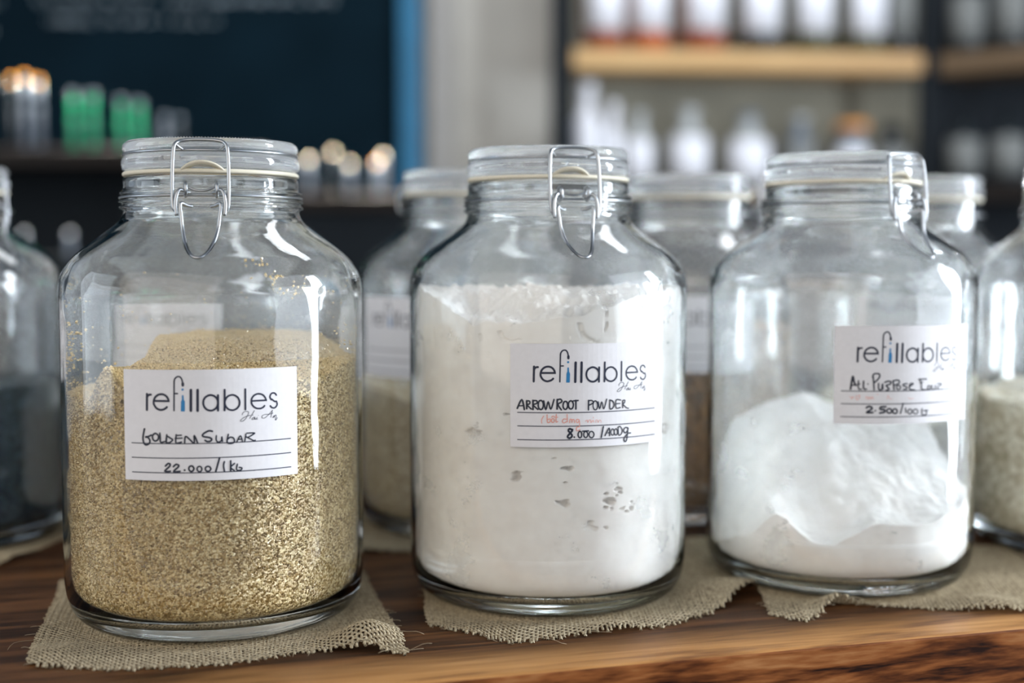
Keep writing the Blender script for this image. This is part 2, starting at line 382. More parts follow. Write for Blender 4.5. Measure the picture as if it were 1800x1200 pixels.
# ------------------------------------------------------------------ burlap mats
def mat_surface(cs, front, lifts, seed, wob=0.003):
    FL, FR, BR, BL = [np.array(c) for c in cs]
    fx = [f[0] for f in front]; fo = [f[1] for f in front]
    def P(u, v):
        p = (FL[None] * ((1 - u) * (1 - v))[:, None] + FR[None] * (u * (1 - v))[:, None] + BR[None] * (u * v)[:, None] + BL[None] * ((1 - u) * v)[:, None])
        off = np.interp(u, fx, fo) * (1 - v) ** 2
        x, y = p[:, 0] + wob * vnoise(u * 4 + seed, v * 4, u * 0), p[:, 1] - off + wob * vnoise(u * 4, v * 4 + seed, u * 0 + 3)
        z = np.zeros_like(x)
        for (lx, ly, r, h) in lifts:
            d = np.hypot(x - lx, y - ly) / r; z += h * np.exp(-d * d * 1.5)
        return x, y, z
    return P
def weave(name, cs, front, lifts, seed, jars, nu, nv, **k):
    """plain weave: every thread is its own tube passing over and under; frayed ends run past the last cross thread"""
    P = mat_surface(cs, front, lifts, seed)
    rnd = np.random.default_rng(seed); V = []; F = []; vo = 0; rad = 0.00058; amp = 0.0005
    def flat(x, y, z):
        f = np.ones_like(x)
        for (jx, jy) in jars:
            f *= sst((np.hypot(x - jx, y - jy) - 0.080) / 0.018)
        return z * f, f
    def add(u, v, phase, ph2):
        nonlocal vo
        n = len(u); x, y, z = P(u, v); z, f = flat(x, y, z)
        z = z + 0.0001 + amp * (1 + np.sin(ph2)) * (0.35 + 0.65 * f) * 0.9
        c = np.stack([x, y, z], 1); t = np.gradient(c, axis=0); t /= np.linalg.norm(t, axis=1)[:, None] + 1e-9
        a = np.stack([-t[:, 1], t[:, 0], 0 * x], 1); a /= np.linalg.norm(a, axis=1)[:, None] + 1e-9
        b = np.cross(t, a); rr = rad * (1 + 0.25 * rnd.standard_normal(n).clip(-1.5, 1.5))[:, None]
        for q in range(4):
            an = q * PI / 2; V.append(c + a * rr * math.cos(an) * 1.35 + b * rr * math.sin(an) * 0.8)
        i = np.arange(n - 1)
        for q in range(4):
            q2 = (q + 1) % 4
            F.append(np.stack([vo + q * n + i, vo + q2 * n + i, vo + q2 * n + i + 1, vo + q * n + i + 1], 1))
        vo += 4 * n
    for k_ in range(nu):
        u0 = (k_ + 0.5) / nu; a, b = -rnd.uniform(0.006, 0.030), 1 + rnd.uniform(0.004, 0.018)
        v = np.linspace(a, b, nv * 2 + 8); wv = 0.0022 * np.cumsum(rnd.standard_normal(len(v))) / math.sqrt(len(v))
        fr = np.where((v < 0) | (v > 1), 1.0, 0); u = u0 + wv + fr * rnd.uniform(-0.005, 0.005)
        add(u, v, 0, PI * (v * nv - 0.5 + k_) )
    for k_ in range(nv):
        v0 = (k_ + 0.5) / nv; a, b = -rnd.uniform(0.004, 0.013), 1 + rnd.uniform(0.004, 0.013)
        u = np.linspace(a, b, nu * 2 + 8); wv = 0.0022 * np.cumsum(rnd.standard_normal(len(u))) / math.sqrt(len(u))
        add(u, v0 + wv, 0, PI * (u * nu + 0.5 + k_ + 1.0))
    root = link_mesh(name, mesh_np(name, np.concatenate(V), np.concatenate(F), M['burlap']), None, **k)
    root.location.z = -0.0025
    # loose curled fibres along the visible front edge
    paths = []; rr = random.Random(seed)
    for i in range(70):
        edge = rr.random(); uu = rr.random()
        if edge < 0.75: u1, v1 = np.array([uu]), np.array([0.0]); d = Vector((rr.uniform(-.6, .6), -1, 0))
        else: u1, v1 = np.array([1.0 if rr.random() < .7 else 0.0]), np.array([uu * 0.5]); d = Vector((1 if u1[0] > .5 else -1, rr.uniform(-.8, .2), 0))
        x, y, z = P(u1, v1); z, _ = flat(x, y, z)
        L = rr.uniform(0.003, 0.009) if rr.random() < 0.88 else rr.uniform(0.012, 0.022)
        p = Vector((x[0], y[0], z[0] + 0.0012)); pts = [p.copy()]; d.normalize(); d.z = rr.uniform(-.1, .5)
        cu = rr.uniform(-.5, .5)
        for s in range(6):
            d = (d + Vector((cu * -d.y * .5, cu * d.x * .5, -0.12 if s > 2 else 0)) + Vector((rr.uniform(-.2, .2), rr.uniform(-.2, .2), rr.uniform(-.15, .15)))).normalized()
            p = p + d * (L / 6); p.z = max(p.z, 0.0006); pts.append(p.copy())
        paths.append((pts, 0.00013, False))
    link_mesh('frayed_fibre', tubes('frayed_fibre', paths, M['fibre'], 3), root, kind='stuff')
    return root

J1, J2, J3 = (-0.1825, 0.8058), (0.0234, 0.8592), (0.2252, 0.9044)
JA, JB, JC, JD, JE, JF = (-0.4427, 1.02), (-0.0357, 1.075), (0.151, 1.13), (0.362, 1.175), (0.442, 1.0), (-0.256, 1.085)
weave('burlap_mat', [(-0.262, 0.697), (-0.060, 0.722), (-0.103, 0.905), (-0.305, 0.880)], [(0, 0), (0.25, 0.010), (0.5, 0.012), (0.75, -0.004), (0.9, -0.006), (1, 0.004)],
      [(-0.082, 0.742, 0.022, 0.011), (-0.255, 0.715, 0.02, 0.003)], 3, [J1], 92, 88, label='frayed burlap square under the jar of golden sugar', cat='burlap mat', group='burlap squares under the jars')
weave('burlap_mat', [(-0.052, 0.775), (0.158, 0.852), (0.150, 1.020), (-0.056, 0.950)], [(0, 0.002), (0.12, 0.024), (0.27, 0.058), (0.5, 0.050), (0.65, 0.055), (0.85, 0.034), (1, 0)],
      [(0.145, 0.842, 0.035, 0.010), (0.06, 0.768, 0.02, 0.003)], 5, [J2], 90, 90, label='frayed burlap square under the jar of arrowroot powder', cat='burlap mat', group='burlap squares under the jars')
weave('burlap_mat', [(0.158, 0.842), (0.350, 0.800), (0.375, 0.985), (0.175, 1.015)], [(0, 0.046), (0.1, 0.050), (0.2, 0.020), (0.35, 0.006), (0.6, 0.012), (1, 0)],
      [(0.205, 0.815, 0.020, 0.010), (0.30, 0.815, 0.025, 0.005), (0.165, 0.86, 0.025, 0.006)], 8, [J3], 88, 84, label='frayed burlap square under the jar of white flour', cat='burlap mat', group='burlap squares under the jars')
weave('burlap_mat', [(-0.135, 0.965), (0.060, 0.985), (0.055, 1.17), (-0.135, 1.16)], [(0, 0), (0.5, 0.004), (1, 0)], [(-0.12, 0.97, 0.03, 0.004)], 11, [JB], 84, 82,
      label='burlap square behind the sugar and arrowroot jars, mostly hidden', cat='burlap mat', group='burlap squares under the jars')
weave('burlap_mat', [(-0.56, 0.925), (-0.362, 0.925), (-0.34, 1.10), (-0.55, 1.12)], [(0, 0), (0.6, 0.003), (0.85, 0.012), (1, 0.0)], [(-0.36, 0.94, 0.03, 0.004)], 13, [JA], 84, 82,
      label='burlap square under the dark jar at the left picture edge', cat='burlap mat', group='burlap squares under the jars')
weave('burlap_mat', [(0.375, 0.885), (0.56, 0.865), (0.57, 1.07), (0.385, 1.08)], [(0, 0), (0.5, 0.003), (1, 0)], [(0.39, 0.9, 0.03, 0.004)], 17, [JE], 84, 82,
      label='burlap square under the jar at the right picture edge', cat='burlap mat', group='burlap squares under the jars')

# ------------------------------------------------------------------ clamp lid jars
OUT = [(0, .0045), (.040, .0045), (.060, .0038), (.0700, .0010), (.0750, .0), (.0800, .0014), (.0848, .0058), (.0880, .0125), (.0896, .022), (.09, .032), (.09, .06), (.09, .10), (.09, .14), (.09, .175), (.09, .193),
       (.0894, .2030), (.0868, .2100), (.0822, .2162), (.0755, .2222), (.067, .2285), (.0596, .2340), (.0545, .2385), (.0526, .2425), (.0524, .2440), (.0539, .2450), (.0549, .2463), (.0539, .2476),
       (.0531, .2482), (.0545, .2490), (.0549, .2499), (.0536, .2510), (.0526, .2520), (.0527, .2532), (.0541, .2540), (.0541, .2552), (.0525, .2562), (.0521, .2580), (.0521, .2610), (.0518, .2632), (.0505, .2642), (.048, .2642)]
INN = [(.0462, .2630), (.0458, .258), (.0458, .250), (.0464, .244), (.0485, .2385), (.055, .2320), (.0635, .2258), (.072, .2195), (.0785, .2135), (.0828, .2065), (.0856, .199), (.0865, .190), (.0867, .175), (.0867, .14), (.0867, .10), (.0867, .06), (.0867, .038),
       (.0864, .025), (.0842, .0165), (.0792, .0112), (.070, .0096), (.030, .0098), (0, .0100)]
jar_body_me = lathe('jar_body', OUT + INN, M['glass'], 120, sub=2)
LID = [(0, .2675), (.030, .2675), (.044, .2678), (.0500, .2680), (.0518, .2686), (.0526, .2705), (.0526, .2730), (.0518, .2758), (.0500, .2768), (.0496, .2776), (.0502, .2786), (.0513, .2794), (.0519, .2812), (.0515, .2834), (.0502, .2847), (.0480, .2850), (.0455, .2840), (.0430, .2812), (.0400, .2795), (.020, .2790), (0, .2790)]
lid_me = lathe('lid', LID, M['lid_glass'], 120, sub=2)
def knurl():
    V = []; F = []; n = 180
    for i in range(n):
        a = 2 * PI * i / n; ca, sa = math.cos(a), math.sin(a); o = len(V)
        for r, z, d in ((.0484, .28485, -1), (.0484, .28485, 1), (.0503, .2846, 1), (.0503, .2846, -1), (.0493, .2855, 0)):
            t = d * 0.00045; V.append((r * ca - t * sa, r * sa + t * ca, z))
        F += [(o, o + 1, o + 4), (o + 1, o + 2, o + 4), (o + 2, o + 3, o + 4), (o + 3, o, o + 4), (o, o + 3, o + 2, o + 1)]
    return mesh_py('knurled_rim', V, F, M['lid_glass'])
knurl_me = knurl()
gasket_me = lathe('rubber_gasket', [(.0455, .2647), (.0514, .2647), (.0522, .2653), (.0523, .2664), (.0516, .2672), (.0455, .2672)], M['rubber'], 96, closed=True)
def gasket_tab():
    V = []; F = []; n = 24
    for i in range(n + 1):
        u = -0.0125 + 0.025 * i / n; k = 0.8 * (1 - (abs(u) / .0125) ** 2.2)
        for r, z in ((.0505, 0.2650 + 0.0045 * k), (.0520 + 0.0035 * k, 0.2655 + 0.0062 * k), (.0523 + 0.0035 * k, .2668 + 0.0062 * k), (.0508, .2665 + 0.0045 * k)):
            a = u / 0.052; V.append((r * math.sin(a), -r * math.cos(a), z))
    for i in range(n):
        for q in range(4):
            q2 = (q + 1) % 4; F.append((i * 4 + q, i * 4 + q2, i * 4 + 4 + q2, i * 4 + 4 + q))
    F += [(0, 1, 2, 3), tuple(n * 4 + q for q in (3, 2, 1, 0))]
    return mesh_py('gasket_tab', V, F, M['rubber'], True)
tab_me = gasket_tab()
def ring(r, z, n=96, a0=0, a1=2 * PI): return [(r * math.sin(a), -r * math.cos(a), z) for a in np.linspace(a0, a1, n, endpoint=(a1 - a0 < 6.28))]
neck_band_me = tubes('neck_band', [(ring(.0538, .2520), .00085, True)], M['steel'], 8)
lid_band_me = tubes('lid_band', [(ring(.0512, .2777), .0008, True)], M['steel'], 8)
mm = lambda L: [(x / 1000, -n / 1000, z / 1000) for x, n, z in L]
def mir(L): return [(-x, n, z) for x, n, z in L][::-1]
half = [(-13.2, 61.5, 242.6), (-14.6, 61.6, 243.6), (-15.4, 61.4, 247), (-15.6, 60.6, 256), (-15.5, 59.6, 266), (-15.1, 58.6, 275), (-14.4, 57.4, 279.8), (-12.6, 55.6, 281.8), (-9.5, 54.6, 282.6), (-5, 54.2, 283.1)]
bail_me = tubes('bail_wire', [(catmull(mm(half + [(0, 54.1, 283.2)] + mir(half)), 4), .00108, False),
                              (catmull(mm([(-13.6, 57.4, 280.0), (-12.2, 55.8, 278.9), (-10.4, 53.2, 277.8)]), 4), .0008, False),
                              (catmull(mm([(13.6, 57.4, 280.0), (12.2, 55.8, 278.9), (10.4, 53.2, 277.8)]), 4), .0008, False)], M['steel'])
def coil(x):
    return [(x + 1.2 * math.cos(t) * .35, 57.6 + 2.6 * math.cos(t), 255.0 + 3.9 * math.sin(t)) for t in np.linspace(0, 2 * PI, 20, endpoint=False)]
lk = lambda s: catmull(mm([(s * 6.5, 56.4, 253.2), (s * 9.0, 58.8, 253.8), (s * 11.6, 60.8, 254.6), (s * 13.2, 62.0, 251.0), (s * 13.7, 62.6, 246.0), (s * 13.2, 62.8, 240.0)]), 4)
link_me = tubes('lever_link', [(mm(coil(-8.6)), .00105, True), (mm(coil(8.6)), .00105, True), (lk(-1), .00108, False), (lk(1), .00108, False),
                               (catmull(mm([(-8.6, 57.5, 257.0), (-4, 58.6, 254.8), (0, 59.0, 254.2), (4, 58.6, 254.8), (8.6, 57.5, 257.0)]), 4), .0007, False)], M['steel'])
lh = [(-5.2, 56.5, 245.6), (-8.2, 58.8, 246.0), (-10.6, 61.4, 247.2), (-11.2, 62.4, 245.2), (-10.6, 63.4, 240), (-9.8, 65.0, 233), (-8.2, 69.5, 226), (-6.0, 75.5, 220.5), (-3.2, 79.8, 217.4)]
lever_me = tubes('release_lever', [(catmull(mm(lh + [(0, 81.2, 216.5)] + mir(lh)), 4), .00108, False)], M['steel'])
hinge_me = tubes('hinge', [(catmull(mm([(-9, -56, 252), (-9.5, -58, 258), (-9, -57.5, 268), (-7, -53, 277.6)]), 4), .00085, False),
                           (catmull(mm([(9, -56, 252), (9.5, -58, 258), (9, -57.5, 268), (7, -53, 277.6)]), 4), .00085, False),
                           (mm([(-10, -58.5, 265), (0, -58.8, 265), (10, -58.5, 265)]), .0011, False)], M['steel'])

def film_mesh(zlo, ztop=.262):
    prof = [(r - .00035, z) for r, z in INN if z <= ztop]
    rs = catmull([(r, z) for r, z in prof], 2)
    rs = [(p[0], p[1]) for p in rs if p[1] > zlo]
    return lathe('dust_haze_film', rs, None, 72)

# --- label sticker, bent round the jar
# ink strokes of the labels: [width in 0.01 mm, x, z, x, z ... in 0.1 mm from the label's top left corner]
STROKES = {"logo":[[102,140,-221,142,-134],[92,141,-159,142,-159,143,-153,144,-148,147,-144,151,-140,155,-138,160,-137,165,-137],[92,183,-171,264,-171,264,-170,262,-161,258,-153,253,-146,246,-140,238,-136,229,-134,220,-134,210,-136,202,-140,194,-146,188,-153,184,-161,181,-170,180,-179,181,-189,185,-197,190,-205,196,-211,204,-216,213,-219,222,-220,231,-218,240,-215,248,-210,254,-204],[65,293,-223,296,-69,296,-69,297,-60,299,-52,303,-46,308,-41,314,-38,320,-37,326,-38,332,-42,336,-48,339,-55,341,-64,343,-76],[111,343,-74,343,-85],[65,295,-130,313,-130],[115,386,-111,384,-224],[111,422,-111,420,-225],[88,530,-184,529,-174,526,-164,521,-156,514,-149,506,-144,498,-141,488,-140,479,-142,471,-146,463,-151,457,-159,453,-167,451,-177,451,-187,453,-196,457,-205,463,-213,470,-219,478,-223,487,-225,496,-225,505,-222,513,-217,520,-211,525,-203,528,-193,530,-184],[92,530,-142,529,-226],[88,566,-113,564,-226],[79,646,-186,645,-176,642,-167,637,-158,630,-152,622,-146,613,-143,604,-142,595,-144,586,-147,579,-153,573,-160,569,-169,566,-178,566,-188,568,-197,572,-206,578,-214,585,-220,594,-224,603,-226,612,-226,621,-223,629,-219,636,-212,642,-204,645,-195,646,-186],[79,678,-113,677,-226],[74,714,-180,793,-180,794,-180,792,-171,788,-163,782,-155,775,-149,767,-145,758,-143,748,-142,739,-144,731,-147,724,-152,718,-159,714,-166,711,-175,711,-184,712,-193,715,-201,721,-209,727,-215,735,-220,744,-223,753,-224,762,-224,771,-221,779,-217,785,-210],[69,855,-155,851,-149,846,-144,839,-142,833,-142,827,-144,822,-149,819,-155,817,-162,819,-169,822,-175,827,-180,826,-175,845,-190,854,-189,857,-195,859,-202,859,-209,856,-215,852,-220,847,-224,841,-226,834,-225,828,-223,823,-219,819,-213],[23,660,-256,662,-246,673,-237,689,-237,695,-245,687,-263,674,-281,659,-290,650,-289,652,-282,666,-271,684,-263,705,-259],[23,728,-233,712,-258,700,-277],[23,712,-259,721,-258],[23,730,-270,721,-272,712,-281,721,-283,730,-272,728,-283,735,-279],[23,743,-271,737,-283,746,-281],[23,748,-261,749,-263],[23,833,-237,806,-263,786,-278,770,-277,772,-265,787,-259,815,-259,835,-253],[23,831,-238,825,-262,820,-278],[23,830,-281,842,-268,838,-281,849,-266,853,-273,847,-293,854,-291,860,-280]],
"bottle":[[5,337,-139,346,-139,347,-157,348,-166,353,-173,352,-226,349,-228,332,-228,330,-226,332,-173,336,-166,337,-157]],
"hand0":[[75,124,-326,116,-359,114,-385,121,-407,134,-414,151,-404,154,-386,138,-369,128,-372,147,-367,163,-359],[71,187,-349,178,-353,171,-362,170,-374,174,-384,182,-391,191,-390,200,-384,204,-373,203,-361,196,-353,187,-349],[67,212,-348,214,-370,216,-397,242,-393],[67,251,-356,247,-396,251,-365,273,-376,283,-384,266,-399,248,-399],[67,303,-356,301,-400,331,-396],[58,303,-360,331,-358],[58,297,-376,335,-374],[67,348,-403,353,-365,376,-382,399,-402,400,-359,418,-403],[75,497,-339,478,-336,453,-349,444,-360,452,-368,480,-373,493,-382,486,-393,469,-395,458,-388],[62,518,-364,517,-388,528,-400,545,-391,547,-369,550,-397],[62,582,-359,575,-401,594,-410,613,-403,611,-382,594,-375,579,-385],[53,626,-405,648,-369,658,-402],[49,633,-390,656,-388],[53,683,-357,725,-358,718,-366,689,-380,676,-375],[53,678,-362,671,-403],[49,689,-382,724,-402,729,-398],[75,241,-528,255,-515,266,-517,263,-530,236,-557,267,-557],[75,285,-531,299,-519,314,-524,309,-535,285,-559,320,-557],[80,345,-550,346,-551],[71,396,-543,393,-535,388,-529,380,-528,373,-531,369,-538,369,-547,373,-554,380,-558,387,-557,393,-551,396,-543],[62,438,-546,436,-538,431,-532,424,-531,417,-534,413,-541,413,-549,417,-556,424,-560,431,-559,436,-554,438,-546],[67,486,-546,483,-538,477,-533,469,-532,461,-535,457,-541,457,-549,461,-556,469,-559,477,-558,483,-553,486,-546],[75,533,-489,512,-562],[67,559,-509,554,-531,559,-564],[67,593,-506,592,-560],[58,614,-521,593,-542,611,-560],[58,629,-526,624,-556,645,-561,654,-549,639,-544]],
"hand1":[[82,43,-381,70,-329,85,-387],[58,53,-366,80,-365],[82,99,-336,99,-382],[68,99,-336,116,-338,116,-353,102,-360,126,-384],[82,136,-333,136,-386],[68,136,-334,158,-335,158,-350,138,-360,165,-386],[72,197,-359,195,-347,190,-337,184,-333,176,-334,170,-341,167,-353,167,-366,170,-377,176,-384,184,-386,191,-381,195,-371,197,-359],[68,199,-335,211,-388,225,-339,240,-385,259,-327],[77,278,-327,277,-383],[68,277,-330,297,-325,305,-340,283,-356,302,-388],[68,323,-338,318,-342,314,-350,312,-361,313,-372,317,-380,323,-385,329,-385,334,-380,338,-372,339,-361,338,-350,334,-342,328,-338],[68,358,-335,351,-338,346,-346,344,-356,345,-368,349,-378,355,-383,362,-383,368,-378,372,-368,373,-357,370,-346,365,-338,358,-335],[63,373,-336,402,-334],[72,388,-333,388,-384],[68,465,-335,464,-391],[58,464,-337,485,-336,493,-350,467,-364],[53,506,-339,500,-341,495,-350,492,-362,493,-374,497,-385,503,-391,510,-392,516,-386,520,-375,521,-363,518,-351,513,-342,506,-339],[53,524,-344,534,-388,547,-345,560,-389,579,-331],[58,600,-340,600,-388,617,-387,628,-368,619,-345,598,-337],[53,673,-341,642,-339,642,-386,670,-385],[48,642,-361,667,-361],[53,687,-344,687,-388],[48,687,-344,702,-343,699,-359,687,-363,711,-387,729,-393],[87,368,-508,351,-500,344,-512,359,-529,366,-544,351,-556,339,-546,354,-527,366,-513,368,-505],[68,378,-549,380,-551],[63,424,-536,422,-525,417,-518,411,-516,406,-521,402,-530,402,-541,406,-550,411,-555,418,-553,422,-546,424,-536],[63,429,-516,465,-515],[58,446,-518,440,-522,436,-530,436,-540,439,-549,445,-554,451,-554,457,-549,460,-541,460,-531,456,-523,450,-518],[58,499,-538,496,-528,490,-521,481,-519,473,-523,469,-532,469,-542,473,-551,481,-556,490,-555,496,-548,499,-538],[68,558,-494,545,-557],[58,569,-548,596,-503,599,-550],[48,588,-532,599,-533],[48,630,-530,628,-519,623,-512,617,-510,612,-514,608,-523,608,-534,612,-543,617,-547,624,-546,628,-540,630,-530],[48,652,-530,650,-520,646,-512,639,-511,634,-515,630,-523,630,-534,634,-543,640,-548,646,-546,651,-540,652,-530],[48,657,-507,660,-548,677,-545,685,-521,668,-497,654,-504],[58,726,-511,706,-507,694,-524,706,-539,724,-525,726,-511,721,-555,715,-584,703,-591,698,-573,721,-545,745,-542]],
"red1":[[34,199,-424,187,-446,188,-467],[43,219,-417,221,-461,237,-457,236,-441,221,-446],[43,261,-451,259,-443,254,-439,248,-441,245,-447,245,-455,248,-461,254,-462,259,-458,261,-451],[39,245,-431,254,-424,263,-431],[43,273,-415,271,-458,281,-456],[34,264,-431,281,-431],[39,336,-415,338,-459],[39,332,-444,317,-442,308,-454,317,-465,336,-456],[39,351,-464,354,-444,363,-447,365,-464,367,-447,377,-447,380,-464],[39,408,-448,395,-445,390,-457,400,-465,409,-453,410,-487,395,-491,391,-508,400,-513,413,-506],[24,445,-458,458,-451,460,-466,468,-452,478,-452,480,-467,493,-453,496,-466],[19,493,-433,496,-441],[19,509,-468,511,-453,521,-454,524,-468,532,-454,542,-457,543,-469]],
"hand2":[[89,101,-393,106,-353,114,-312,122,-349,133,-369],[57,103,-369,133,-367],[65,148,-341,147,-368,151,-392,166,-392],[73,179,-343,180,-388,197,-392],[49,143,-363,158,-359],[57,205,-359,206,-361],[69,236,-305,241,-352,244,-395],[69,234,-317,240,-299,258,-295,276,-299,276,-317,262,-336,247,-350],[65,271,-356,273,-392,291,-394,296,-358,299,-392],[69,310,-350,330,-343,349,-347,343,-362,319,-370,339,-392,319,-400],[69,363,-341,370,-396],[65,361,-343,381,-337,402,-340,400,-357,372,-369],[57,412,-383,410,-376,404,-371,397,-370,390,-373,386,-379,386,-386,390,-392,397,-395,405,-394,410,-390,412,-383],[61,456,-360,434,-362,430,-372,452,-380,452,-394,433,-395],[61,478,-377,500,-361,480,-361,471,-382,478,-396,510,-401],[61,545,-333,559,-365,563,-397,609,-403],[61,540,-335,595,-335],[49,550,-357,569,-353],[49,630,-389,628,-383,623,-378,616,-377,610,-380,607,-385,607,-392,611,-398,617,-401,623,-400,628,-396,630,-389],[49,641,-376,644,-400,664,-401,669,-377],[53,687,-368,718,-369,715,-379,688,-388,691,-402,724,-404],[89,199,-508,213,-500,232,-506,229,-518,200,-538,239,-537],[73,253,-526,255,-527],[89,319,-502,287,-504,286,-518,310,-520,312,-534,282,-541],[73,357,-528,355,-521,348,-516,340,-514,332,-517,327,-524,327,-532,332,-538,340,-542,349,-541,355,-536,357,-528],[73,393,-531,391,-523,385,-517,377,-516,369,-519,365,-526,365,-535,370,-542,377,-545,385,-544,391,-539,393,-531],[65,433,-482,415,-545],[57,448,-512,453,-540],[53,493,-535,491,-527,485,-521,477,-520,470,-523,466,-530,466,-539,470,-546,478,-550,485,-549,491,-543,493,-535],[53,537,-537,534,-529,527,-523,517,-521,508,-524,503,-531,503,-540,509,-547,517,-551,527,-550,534,-545,537,-537],[57,568,-520,569,-556,598,-559,600,-533,583,-533],[49,587,-533,612,-532]],
"red2":[[20,94,-440,106,-444,108,-456,115,-440,125,-448],[24,136,-430,139,-459,152,-451,157,-431,144,-436],[20,198,-455,196,-439,208,-443,210,-457,221,-439,225,-455,233,-439,243,-455],[16,260,-425,272,-425],[16,328,-455,332,-431,345,-453,361,-453],[16,466,-445,480,-456,502,-452]]}
RL = .0902
LW, LH = 98.5, 61.0
def bent(a, z, r=RL): th = a / (RL * 1000); return (r * math.sin(th), -r * math.cos(th), z / 1000)
def sticker(a0, ztop):
    V = []; F = []; nx, nz = 32, 6
    for lay in (RL, RL + .00012):
        for j in range(nz + 1):
            for i in range(nx + 1): V.append(bent(a0 + LW * i / nx, ztop - LH * j / nz, lay))
    n = (nx + 1) * (nz + 1)
    g = lambda l, i, j: l * n + j * (nx + 1) + i
    for j in range(nz):
        for i in range(nx):
            F.append((g(1, i, j), g(1, i, j + 1), g(1, i + 1, j + 1), g(1, i + 1, j)))
            F.append((g(0, i, j), g(0, i + 1, j), g(0, i + 1, j + 1), g(0, i, j + 1)))
    for i in range(nx):
        F.append((g(0, i, 0), g(1, i, 0), g(1, i + 1, 0), g(0, i + 1, 0))); F.append((g(0, i, nz), g(0, i + 1, nz), g(1, i + 1, nz), g(1, i, nz)))
    for j in range(nz):
        F.append((g(0, 0, j), g(0, 0, j + 1), g(1, 0, j + 1), g(1, 0, j))); F.append((g(0, nx, j), g(1, nx, j), g(1, nx, j + 1), g(0, nx, j + 1)))
    return mesh_py('label_sticker', V, F, M['paper'], False)
def ribbons(name, strokes, a0, ztop, mat, lift=.00022, smooth=True, wk=1.0):
    """flat ink strokes: strokes = [[width 0.01 mm, x0, z0, x1, z1 ... in 0.1 mm], ...]"""
    V = []; F = []; R = RL + lift
    for s in strokes:
        hw = s[0] / 200 * wk; P = [(s[i] / 10, s[i + 1] / 10) for i in range(1, len(s), 2)]
        if len(P) > 2 and smooth: P = [tuple(p) for p in catmull(P, 4)]
        elif len(P) == 2:
            n = max(2, int(math.hypot(P[1][0] - P[0][0], P[1][1] - P[0][1]) / 1.5)); P = [(P[0][0] + (P[1][0] - P[0][0]) * k / n, P[0][1] + (P[1][1] - P[0][1]) * k / n) for k in range(n + 1)]
        o = len(V); m = len(P)
        for i, p in enumerate(P):
            q0, q1 = P[max(i - 1, 0)], P[min(i + 1, m - 1)]; dx, dz = q1[0] - q0[0], q1[1] - q0[1]; L = math.hypot(dx, dz) or 1
            nx, nz = -dz / L * hw, dx / L * hw
            V.append(bent(a0 + p[0] + nx, ztop + p[1] + nz, R)); V.append(bent(a0 + p[0] - nx, ztop + p[1] - nz, R))
        for i in range(m - 1): F.append((o + 2 * i, o + 2 * i + 1, o + 2 * i + 3, o + 2 * i + 2))
        if hw > 0.2:
            for e in (0, m - 1):
                o = len(V)
                for k in range(10): V.append(bent(a0 + P[e][0] + hw * math.cos(2 * PI * k / 10), ztop + P[e][1] + hw * math.sin(2 * PI * k / 10), R))
                F.append(tuple(range(o, o + 10)))
    me = bpy.data.meshes.new(name); me.from_pydata(V, [], F); me.update(); me.materials.append(mat); return me
def emblem(a0, ztop):
    s = STROKES['bottle'][0]; P = [(s[i] / 10, s[i + 1] / 10) for i in range(1, len(s), 2)]
    V = [bent(a0 + x, ztop + z, RL + .00022) for x, z in P]; c = (P[0][0] + P[1][0]) / 2
    n = len(V); o = n
    V += [bent(a0 + c + .65 * math.cos(2 * PI * k / 12), ztop + P[0][1] + 3.1 + .65 * math.sin(2 * PI * k / 12), RL + .00022) for k in range(12)]
    me = bpy.data.meshes.new('bottle_emblem'); me.from_pydata(V, [], [tuple(range(n)), tuple(range(o, o + 12))]); me.update(); me.materials.append(M['blue_ink']); return me
LINES = [[54, 45, z, 940, z] for z in (-405, -485, -566)]

def make_jar(name_label, pos, clasp, film, label=None, group='clamp lid glass jars on the table', scale=1.0):
    root = empty('glass_jar', (pos[0], pos[1], 0), 0, label=name_label, cat='jar', group=group)
    root.scale = (scale,) * 3
    link_mesh('jar_body', jar_body_me, root)
    for nm, me in (('lid', lid_me), ('rubber_gasket', gasket_me), ('neck_band', neck_band_me), ('lid_band', lid_band_me), ('bail_wire', bail_me), ('lever_link', link_me), ('release_lever', lever_me), ('hinge', hinge_me)):
        o = link_mesh(nm, me, root); o.rotation_euler = (0, 0, clasp)
        if nm == 'lid': lid = o
        if nm == 'rubber_gasket': gk = o
    link_mesh('knurled_rim', knurl_me, lid)
    link_mesh('gasket_tab', tab_me, gk)
    if film:
        zlo, amt, top = film
        fm = film_mesh(zlo); m = film_mat('inner dust and haze', amt, top); fm.materials.clear(); fm.materials.append(m)  # besides dust, the film whitens glass in place of bright refractions
        link_mesh('inner_dust_haze', fm, root, label='thin film of dust and painted pale haze inside the glass')
    if label:
        a0, zt, k = label
        st = link_mesh('label_sticker', sticker(a0, zt), root, label='white paper label with printed logo and handwriting' if k is not None else 'white paper label')
        link_mesh('logo_print', ribbons('logo_print', STROKES['logo'], a0, zt, M['ink'], wk=1.3), st)
        link_mesh('bottle_emblem', emblem(a0, zt), st, label='small blue bottle drawn as the letter i')
        for s in LINES: link_mesh('ruled_line', ribbons('ruled_line', [s], a0, zt, M['ink']), st)
        if k is not None:
            link_mesh('handwriting', ribbons('handwriting', STROKES['hand%d' % k], a0, zt, M['pen'], .0003, wk=1.35), st)
            if 'red%d' % k in STROKES: link_mesh('red_handwriting', ribbons('red_handwriting', STROKES['red%d' % k], a0, zt, M['red_pen'], .0003, wk=1.35), st)
    return root

